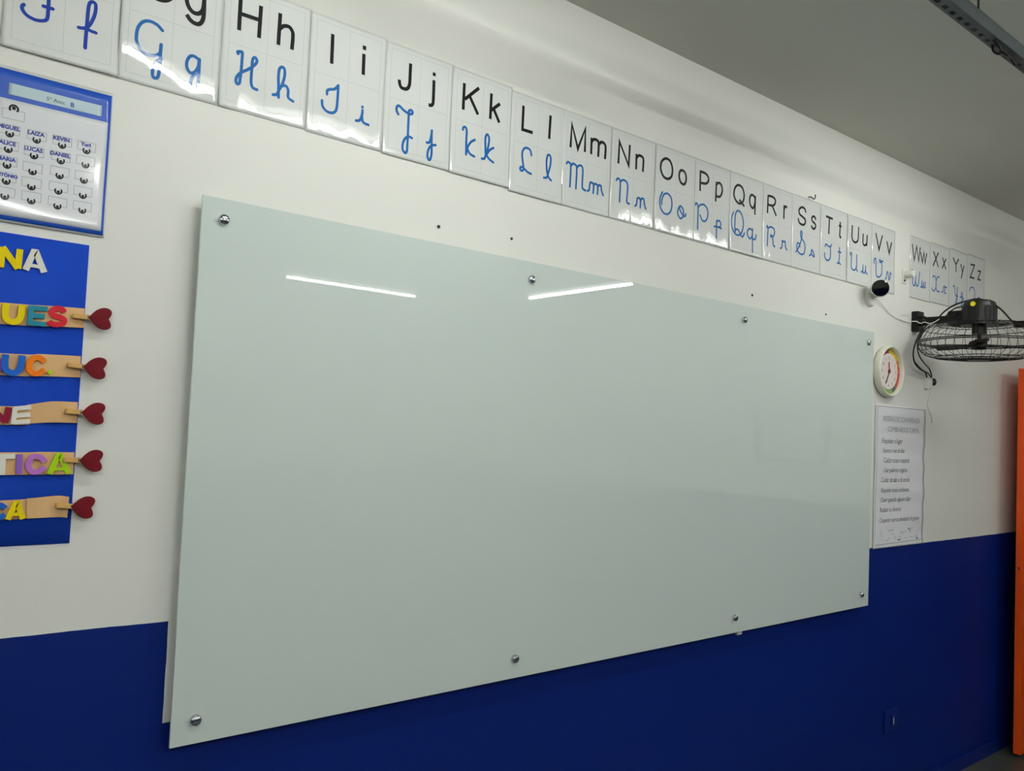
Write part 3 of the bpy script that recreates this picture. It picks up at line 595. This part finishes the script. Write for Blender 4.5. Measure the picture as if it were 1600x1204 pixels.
for i, (top, bot) in enumerate(STRIPS):
    s = thing('card_strip', desc[i], 'strip', group='tan strips on the blue poster')
    tp = [(-.80, top[0][1]-.01*(i in (0, 4))-.004)] + top; bt = [(-.80, bot[0][1]-.01*(i in (0, 4))-.004)] + bot
    T_ = crom(tp, 8); B_ = crom(bt, 8); n = len(T_); V = []; F = []
    for k in range(n):
        y = .0085 + .0025*math.sin(k*.42+i*1.7)
        for P, o in ((T_[k], .0009), (B_[k], .0009), (T_[k], 0), (B_[k], 0)): V.append((P.x, -(y+o-.0012), P.y+ZB))
    for k in range(n-1):
        a = 4*k; b = a+4
        F += [(a+1, a, b, b+1)[::-1], (a+2, a+3, b+3, b+2)[::-1], (a, a+2, b+2, b)[::-1], (a+3, a+1, b+1, b+3)[::-1]]
    F += [(0, 1, 3, 2), (4*n-4, 4*n-2, 4*n-1, 4*n-3)]
    me = bpy.data.meshes.new('paper_strip'); me.from_pydata(V, [], F); me.update()
    obj('paper_strip', me, M['kraft'], s)
    for f in rows[i]: foam(f, .0115, s)
for i, ((ax, az), (jx, jz), (hx, hz)) in enumerate(PEGS):
    p = thing('heart_clothes_peg', pdesc[i], 'clothes peg', (ax, -.0125, az+ZB), 'heart pegs holding the strips')
    p.rotation_euler.y = -math.atan2(hz-az, hx-ax)
    L = math.hypot(hx-ax, hz-az)-.006
    for k, (ya, yb) in enumerate(((-.0075, -.0015), (.0025, .0082))):
        bm = bmesh.new(); vs = []
        prof = [(0, yb if k else ya+.0015), (.004, ya if not k else yb), (L, ya if not k else yb), (L, (yb if not k else ya)), (.0, (yb if not k else ya))]
        for zz in (-.0045, .0045): vs.append([bm.verts.new((x, y, zz)) for x, y in prof])
        bm.faces.new(vs[0]); bm.faces.new(list(reversed(vs[1])))
        for a in range(5): bm.faces.new((vs[0][a], vs[1][a], vs[1][(a+1) % 5], vs[0][(a+1) % 5]))
        bmesh.ops.recalc_face_normals(bm, faces=bm.faces[:])
        obj('peg_half', bm, M['wood'], p)
    bm = bmesh.new()
    for q in range(4): tube(bm, [(jx-ax-.001+q*.0012+.0006*math.cos(a), -.0002+.0088*math.cos(a), .0052*math.sin(a)) for a in [2*math.pi*k/16 for k in range(16)]], .0005, 5, True)
    obj('spring', bm, M['chrome'], p)
    hp = []
    for k in range(40):
        a = 2*math.pi*k/40
        hxx = 16*math.sin(a)*abs(math.sin(a))**.75; hy = 13*math.cos(a)-3.4*math.cos(2*a)-1.6*math.cos(3*a)-.5*math.cos(4*a)
        hp.append((hy*.0016+.0035, hxx*.00142))
    bm = bmesh.new(); off = hx-ax
    fr = [bm.verts.new((off+x*.95, -.0118, z*.95)) for x, z in hp]; mid = [bm.verts.new((off+x, -.0105, z)) for x, z in hp]; bk = [bm.verts.new((off+x, -.0076, z)) for x, z in hp]
    ce = bm.verts.new((off+.002, -.0125, 0))
    for k in range(40):
        j = (k+1) % 40
        bm.faces.new((fr[k], fr[j], ce)); bm.faces.new((fr[j], fr[k], mid[k], mid[j])); bm.faces.new((mid[j], mid[k], bk[k], bk[j]))
    bm.faces.new(bk); bmesh.ops.recalc_face_normals(bm, faces=bm.faces[:])
    obj('heart', bm, M['heart'], p)

# ------------------------------------------------------------------ rules sheet
t = thing('rules_poster', 'white handwritten rules sheet below the wall clock', 'poster')
rx0, rx1, rz0, rz1 = 3.0555, 3.541, .2335, .885
def rplace(x, z, o):
    u = (x-rx0)/(rx1-rx0); v = (z-rz0)/(rz1-rz0)
    y = .004+.0022*math.sin(v*34+u*1.5)*(.35+.65*u)*(.4+.6*math.sin(v*3.1))+.0014*math.sin(v*13+3*u)
    return (x, -(y+o), z+ZB)
obj('paper_sheet', sheet(rx0, rz0, rx1, rz1, rplace, 16, 90, .0005), M['paper'], t)
rk = lambda x, z, o: rplace(x, z, .0012+o)
def rseg(p, q, n=40): return [(p[0]+(q[0]-p[0])*k/n, p[1]+(q[1]-p[1])*k/n) for k in range(n+1)]
bo = .018
st = [(rseg((rx0+bo, rz1-.006), (rx1-.006, rz1-.006)), .002, False, False), (rseg((rx1-.006, rz1-.006), (rx1-.01, rz0+.02)), .002, False, False), (rseg((rx0+bo, rz1-.006), (rx0+.012, rz0+.016)), .002, False, False), (rseg((rx0+.012, rz0+.016), (rx1-.01, rz0+.02)), .002, False, False)]
obj('border_line', strokes_mesh('border_line', st, rk), M['pencil'], t)
for s, x, z in (('REGRAS DE CONVIVÊNCIA', .068, .812), ('COMBINADOS TURMA', .112, .765)): obj('title_line', join_text([(text_mesh(s, .034, space=.84), rx0+x, z)], rk), M['faint'], t)
lines = ((.711, .040, 'Respeitar o lugar', .034), (.668, .052, 'Esperar a vez de falar', .03), (.622, .052, 'Cuidar nosso material', .034), (.578, .058, 'Usar palavras mágicas', .031), (.532, .038, 'Cuidar da sala e da escola', .032),
         (.486, .040, 'Respeitar nosso ambiente', .030), (.441, .040, 'Ouvir quando alguém falar', .032), (.396, .034, 'Realizar os deveres', .031), (.349, .030, 'Cooperar com as atividades do grupo', .030))
for z, dx, s, sz in lines: obj('handwritten_line', join_text([(text_mesh(s, sz, shear=.25, space=.86), rx0+.018+dx, z)], rk), M['pencil'], t)
st = [(rseg((rx0+.255, .305), (rx0+.252, .262), 10), .0015, False, False)]
rr = random.Random(5)
for k in range(26):
    x = rx0+.05+rr.random()*.38; z = .262+rr.random()*.05; st.append((crom([(x, z), (x+.008, z+.004), (x+.014, z-.003), (x+.022, z+.003), (x+.03, z)], 4), .0013, False, False))
obj('faint_notes', strokes_mesh('faint_notes', st, rk), M['faint'], t)
obj('pen_marks', strokes_mesh('pen_marks', [(crom([(rx0+.335, .309), (rx0+.348, .306), (rx0+.355, .293)], 5), .004, True, False), ([(rx0+.225, .263), (rx0+.25, .263)], .004, True, False), ([(rx0+.41, .262), (rx0+.43, .261)], .0035, True, False), ([(rx0+.418, .272), (rx0+.418, .252)], .003, True, False)], rk), M['pen_black'], t)

# ------------------------------------------------------------------ wall clock
KX, KZ, KR = 3.135, 1.040, .117
t = thing('wall_clock', 'round cream wall clock with a rainbow coloured dial ring', 'clock', (KX, 0, KZ+ZB))
obj('case', lathe(bmesh.new(), (0, 0, 0), (0, -1, 0), [(KR-.012, 0), (KR, .008), (KR, .030), (KR-.003, .037), (KR-.006, .0395), (KR-.0095, .037), (KR-.011, .026), (KR-.011, .018), (0, .018)], 64, cap=False), M['cream'], t, True)
def disc(name, r0, r1, a0, a1, y, mk, n=None):
    n = n or max(4, int((a1-a0)/6)); V = []; F = []
    for k in range(n+1):
        a = math.radians(a0+(a1-a0)*k/n)
        V.append((r0*math.sin(a), -y, r0*math.cos(a))); V.append((r1*math.sin(a), -y, r1*math.cos(a)))
        V.append((r0*math.sin(a), -y+.0008, r0*math.cos(a))); V.append((r1*math.sin(a), -y+.0008, r1*math.cos(a)))
    for k in range(n):
        a = 4*k; b = a+4; F += [(a, b, b+1, a+1), (a+2, a+3, b+3, b+2), (a+1, b+1, b+3, a+3)]
    me = bpy.data.meshes.new(name); me.from_pydata(V, [], F); me.update()
    return obj(name, me, mk, t)
RING = ((0, 28, (196, 178, 44)), (28, 55, (226, 186, 30)), (55, 72, (214, 128, 44)), (72, 90, (216, 84, 40)), (90, 135, (196, 70, 74)), (135, 158, (96, 100, 90)), (158, 200, (138, 172, 92)), (200, 235, (70, 120, 110)),
        (235, 270, (70, 96, 150)), (270, 305, (92, 92, 110)), (305, 328, (80, 84, 84)), (328, 360, (128, 42, 62)))
for k, (a, b, c) in enumerate(RING): disc('dial_segment', .0825, .1055, a+.6, b-.6, .0195, mat('dial_%d' % k, c, 0.5))
obj('dial_face', lathe(bmesh.new(), (0, 0, 0), (0, -1, 0), [(.0825, .018), (.0825, .0205), (0, .0205)], 48, cap=False), mat('dial_white', (236, 226, 222), .5), t)
items = []
for h in range(1, 13):
    a = math.radians(30*h); items.append((text_mesh(str(h), .021, 'CENTER'), .063*math.sin(a), .063*math.cos(a)-.0075))
obj('dial_numerals', join_text(items, lambda x, z, o: (x, -.0212, z)), mat('dial_grey', (110, 104, 108), .5), t)
def hand(name, ang, L, w, y, mk, tail=.012):
    a = math.radians(ang); dx, dz = math.sin(a), math.cos(a)
    st = [([(-dx*tail, -dz*tail), (dx*L*.5, dz*L*.5), (dx*L, dz*L)], w, False, False)]
    obj(name, strokes_mesh(name, st, lambda x, z, o: (x, -(y+o), z), .0008), mk, t)
hand('hour_hand', 357, .042, .006, .0225, mat('hand_red', (186, 40, 60), .4))
hand('minute_hand', 208, .064, .005, .024, M['pen_black'])
obj('hand_hub', lathe(bmesh.new(), (0, -.02, 0), (0, -1, 0), [(.007, 0), (.007, .006), (0, .007)], 20), mat('hub_red', (120, 16, 24), .4), t)

# ------------------------------------------------------------------ wall fan
FX, FY = 3.402, -.30
t = thing('wall_fan', 'black wall fan with a wire cage, facing straight down', 'fan', (0, 0, ZB))
obj('wall_plate', boxm((FX-.018, -.034, 1.252), (FX+.042, 0, 1.348), .004), M['black_plastic'], t)
bm = bmesh.new(); box(bm, (FX-.014, -.25, 1.283), (FX+.018, -.03, 1.316), .004)
lathe(bm, (FX+.004, -.034, 1.30), (0, -1, 0), [(.024, 0), (.024, .02), (.018, .03)], 20)
obj('arm', bm, M['black_plastic'], t)
bm = bmesh.new(); box(bm, (FX-.026, -.27, 1.268), (FX+.026, -.17, 1.335), .008); lathe(bm, (FX-.034, -.205, 1.318), (1, 0, 0), [(.012, 0), (.012, .068)], 16)
obj('tilt_joint', bm, M['black_plastic'], t)
obj('motor_housing', lathe(bmesh.new(), (FX, FY, 1.262), (0, 0, 1), [(.078, 0), (.078, .01), (.070, .012), (.070, .085), (.064, .103), (.05, .112), (0, .114)], 36), M['black_plastic'], t, False)
bm = bmesh.new()
for k in range(18):
    a = 2*math.pi*k/18; c, s = math.cos(a), math.sin(a); tube(bm, [(FX+.0705*c, FY+.0705*s, 1.285), (FX+.0705*c, FY+.0705*s, 1.34)], .0022, 5)
obj('vent_rib', bm, M['black_plastic'], t)
va = Vector((-.93, -.37, 0))*.86 + Vector((-.77, .63, 0))*.5; va.normalize()
obj('sticker', lathe(bmesh.new(), Vector((FX, FY, 1.352))+va*.0695, va, [(.011, 0), (.011, .0022), (0, .0024)], 20), M['yellow'], t)
rear = [(.078, 1.266), (.15, 1.267), (.205, 1.258), (.238, 1.225), (.25, 1.188)]
front = [(.25, 1.182), (.246, 1.158), (.225, 1.131), (.18, 1.115), (.10, 1.107), (.045, 1.106)]
NW = 38
def cage(name, prof, rings):
    bm = bmesh.new(); pr = crom([(r, z) for r, z in prof], 3)
    for k in range(NW):
        a = 2*math.pi*k/NW; c, s = math.cos(a), math.sin(a)
        tube(bm, [(FX+p[0]*c, FY+p[0]*s, p[1]) for p in pr], .0011, 5)
    for r, z, w_ in rings:
        tube(bm, [(FX+r*math.cos(a), FY+r*math.sin(a), z) for a in [2*math.pi*k/56 for k in range(56)]], w_, 6, True)
    obj(name, bm, M['black_wire'], t)
cage('rear_guard', rear, ((.252, 1.188, .0028), (.222, 1.244, .0018), (.17, 1.264, .0018), (.12, 1.267, .0016)))
cage('front_guard', front, ((.252, 1.181, .0028), (.238, 1.144, .0016), (.18, 1.115, .002), (.12, 1.108, .0018), (.08, 1.107, .0018)))
obj('guard_badge', lathe(bmesh.new(), (FX, FY, 1.101), (0, 0, 1), [(0, 0), (.046, .001), (.048, .008), (0, .008)], 28), M['black_plastic'], t)
obj('shaft_hub', lathe(bmesh.new(), (FX, FY, 1.15), (0, 0, 1), [(0, 0), (.026, .002), (.034, .012), (.034, .036), (.008, .04), (.008, .07), (.03, .072), (.03, .115)], 24), M['black_plastic'], t)
for k in range(3):
    a0 = math.radians(-38+120*k); V = []; F = []; nr, nw = 10, 6
    for i in range(nr+1):
        r = .03+.19*i/nr; wd = .03+.06*math.sin(min(1, i/nr*1.15)*math.pi*.62)
        for j in range(nw+1):
            q = (j/nw-.5)*wd; ang = a0+q/max(r, .06)*.9
            zz = 1.172 + q*.2 + .006*math.cos((j/nw-.5)*math.pi)
            V.append((FX+r*math.cos(ang), FY+r*math.sin(ang), zz))
    n = len(V); V += [(x, y, z-.002) for x, y, z in V]
    for i in range(nr):
        for j in range(nw):
            a = i*(nw+1)+j; F += [(a, a+1, a+nw+2, a+nw+1), (n+a, n+a+nw+1, n+a+nw+2, n+a+1)]
    me = bpy.data.meshes.new('blade'); me.from_pydata(V, [], F); me.update()
    obj('blade', me, M['black_plastic'], t, True)
for nm, key, r in (('power_cable', 'cord_over', .0038), ('power_cable', 'cord_inner', .003), ('lead_wire', 'drop1', .0034), ('lead_wire', 'drop2', .003), ('lead_wire', 'drop3', .0028)):
    obj(nm, tube(bmesh.new(), crom(WIRES[key], 6), r, 8), M['black_wire'], t, True)
e = WIRES['cord_over'][-1]
obj('switch_box', boxm((e[0]-.02, e[1]-.05, e[2]-.012), (e[0]+.02, e[1]+.01, e[2]+.014), .004), M['black_plastic'], t)
o = obj('lead_wire', tube(bmesh.new(), crom(WIRES['white_arm'], 6), .0022, 8), M['white_plastic'], t, True); o['label'] = 'white lead wire along the arm'

# junction terminals under the fan and their white cable
t = thing('wall_socket_box', 'small white wiring terminal under the fan leads', 'socket', (0, 0, ZB))
obj('terminal_body', boxm((3.525, -.028, .985), (3.56, 0, 1.035), .003), M['white_plastic'], t)
obj('terminal_screw', lathe(bmesh.new(), (3.612, 0, 1.022), (0, -1, 0), [(.018, 0), (.018, .014), (.012, .018)], 18), M['dark_steel'], t)
bm = tube(bmesh.new(), crom(WIRES['jun'], 6), .0022, 8)
for v in bm.verts: v.co.z += ZB
tag(obj('loose_cable', bm, M['white_plastic'], smooth=True), 'thin white cable hanging below the fan terminal', 'cable')

# ------------------------------------------------------------------ security camera
t = thing('security_camera', 'small white camera with a round black face under card V', 'camera', (0, 0, ZB))
obj('mount_disc', lathe(bmesh.new(), (2.985, 0, 1.368), (0, -1, 0), [(.046, 0), (.046, .010), (.042, .015), (.015, .017), (0, .017)], 32), M['white_plastic'], t)
fc = Vector((2.916, -.085, 1.388)); vd = (Vector((CAM.x, CAM.y, CAM.z-ZB))-fc).normalized(); vd = (vd+Vector((-.02, -.12, -.02))).normalized()
obj('stem', tube(bmesh.new(), crom([(2.985, -.012, 1.368), (2.982, -.035, 1.372), fc-vd*.05], 6), .011, 12), M['white_plastic'], t, True)
obj('camera_body', lathe(bmesh.new(), fc-vd*.062, vd, [(0, -.004), (.02, 0), (.032, .014), (.038, .035), (.0395, .058), (.0385, .0625), (.035, .062)], 36), M['white_plastic'], t, True)
obj('lens_face', lathe(bmesh.new(), fc-vd*.062, vd, [(.0362, .055), (.036, .0632), (.031, .0650), (0, .0656)], 36), M['lens'], t)
bm = tube(bmesh.new(), crom(WIRES['camc'], 6), .0015, 6)
for v in bm.verts: v.co.z += ZB
tag(obj('camera_cable', bm, M['white_plastic'], smooth=True), 'thin white cable running from the camera to the fan plate', 'cable')

# ------------------------------------------------------------------ small wall fittings
t = thing('wall_peg', 'white projecting wall bracket at the edge of card W', 'bracket', (3.30, 0, 1.505+ZB))
obj('bracket_plate', boxm((-.018, -.008, -.035), (.018, 0, .03), .002), M['white_plastic'], t)
obj('bracket_peg', lathe(bmesh.new(), (0, -.008, .008), (0, -1, 0), [(.017, 0), (.017, .04), (.014, .043), (0, .043)], 20), M['white_plastic'], t)
obj('bracket_screw', lathe(bmesh.new(), (-.008, -.008, -.022), (0, -1, 0), [(.006, 0), (.005, .003), (0, .0035)], 12), M['dark_steel'], t)
SCR = ((.649, 1.254, .0048, 'screw in the wall above the whiteboard, under card J'), (.906, 1.266, .0042, 'screw in the wall above the whiteboard, under card L'), (2.096, 1.256, .005, 'screw in the wall above the third bolt of the whiteboard'), (2.621, 1.244, .0035, 'small screw in the wall under cards T and U'))
for x, z, r, lb in SCR:
    s = tag(obj('wall_screw', lathe(bmesh.new(), (x, 0, z+ZB), (0, -1, 0), [(r, 0), (r, .0025), (r*.6, .004), (0, .0042)], 14), M['dark_steel']), lb, 'screw', 'screws above the whiteboard')
tag(obj('wall_hook', tube(bmesh.new(), crom([(2.466, 0, 1.713+ZB), (2.466, -.014, 1.711+ZB), (2.478, -.018, 1.704+ZB), (2.488, -.018, 1.712+ZB), (2.49, -.017, 1.726+ZB)], 5), .0022, 8), M['dark_steel'], smooth=True), 'tiny metal hook in the wall above card S', 'hook')
t = thing('wall_outlet', 'blue painted outlet plate low on the wall', 'outlet', (3.257, 0, -.56+ZB))
obj('outlet_plate', boxm((-.062, -.009, -.05), (.062, 0, .05), .003), M['blue_paint'], t)
bm = boxm((-.006, -.0125, -.028), (.036, -.008, .022), .002)
obj('outlet_socket', bm, M['blue_paint'], t)
obj('outlet_slot', boxm((.008, -.0135, -.018), (.013, -.0115, .012), .0006), M['white_plastic'], t)
t = thing('notice_frame', 'framed notice on the right wall, faintly mirrored in the whiteboard', 'frame', (XR, 0, ZB))
obj('notice_sheet', boxm((-.008, -2.12, .55), (0, -1.53, .93)), M['paper_white'], t)
bm = bmesh.new(); box(bm, (-.014, -2.14, .53), (0, -2.115, .95)); box(bm, (-.014, -1.535, .53), (0, -1.51, .95)); box(bm, (-.014, -2.115, .53), (0, -1.535, .555)); box(bm, (-.014, -2.115, .925), (0, -1.535, .95))
obj('notice_border', bm, M['dark_steel'], t)
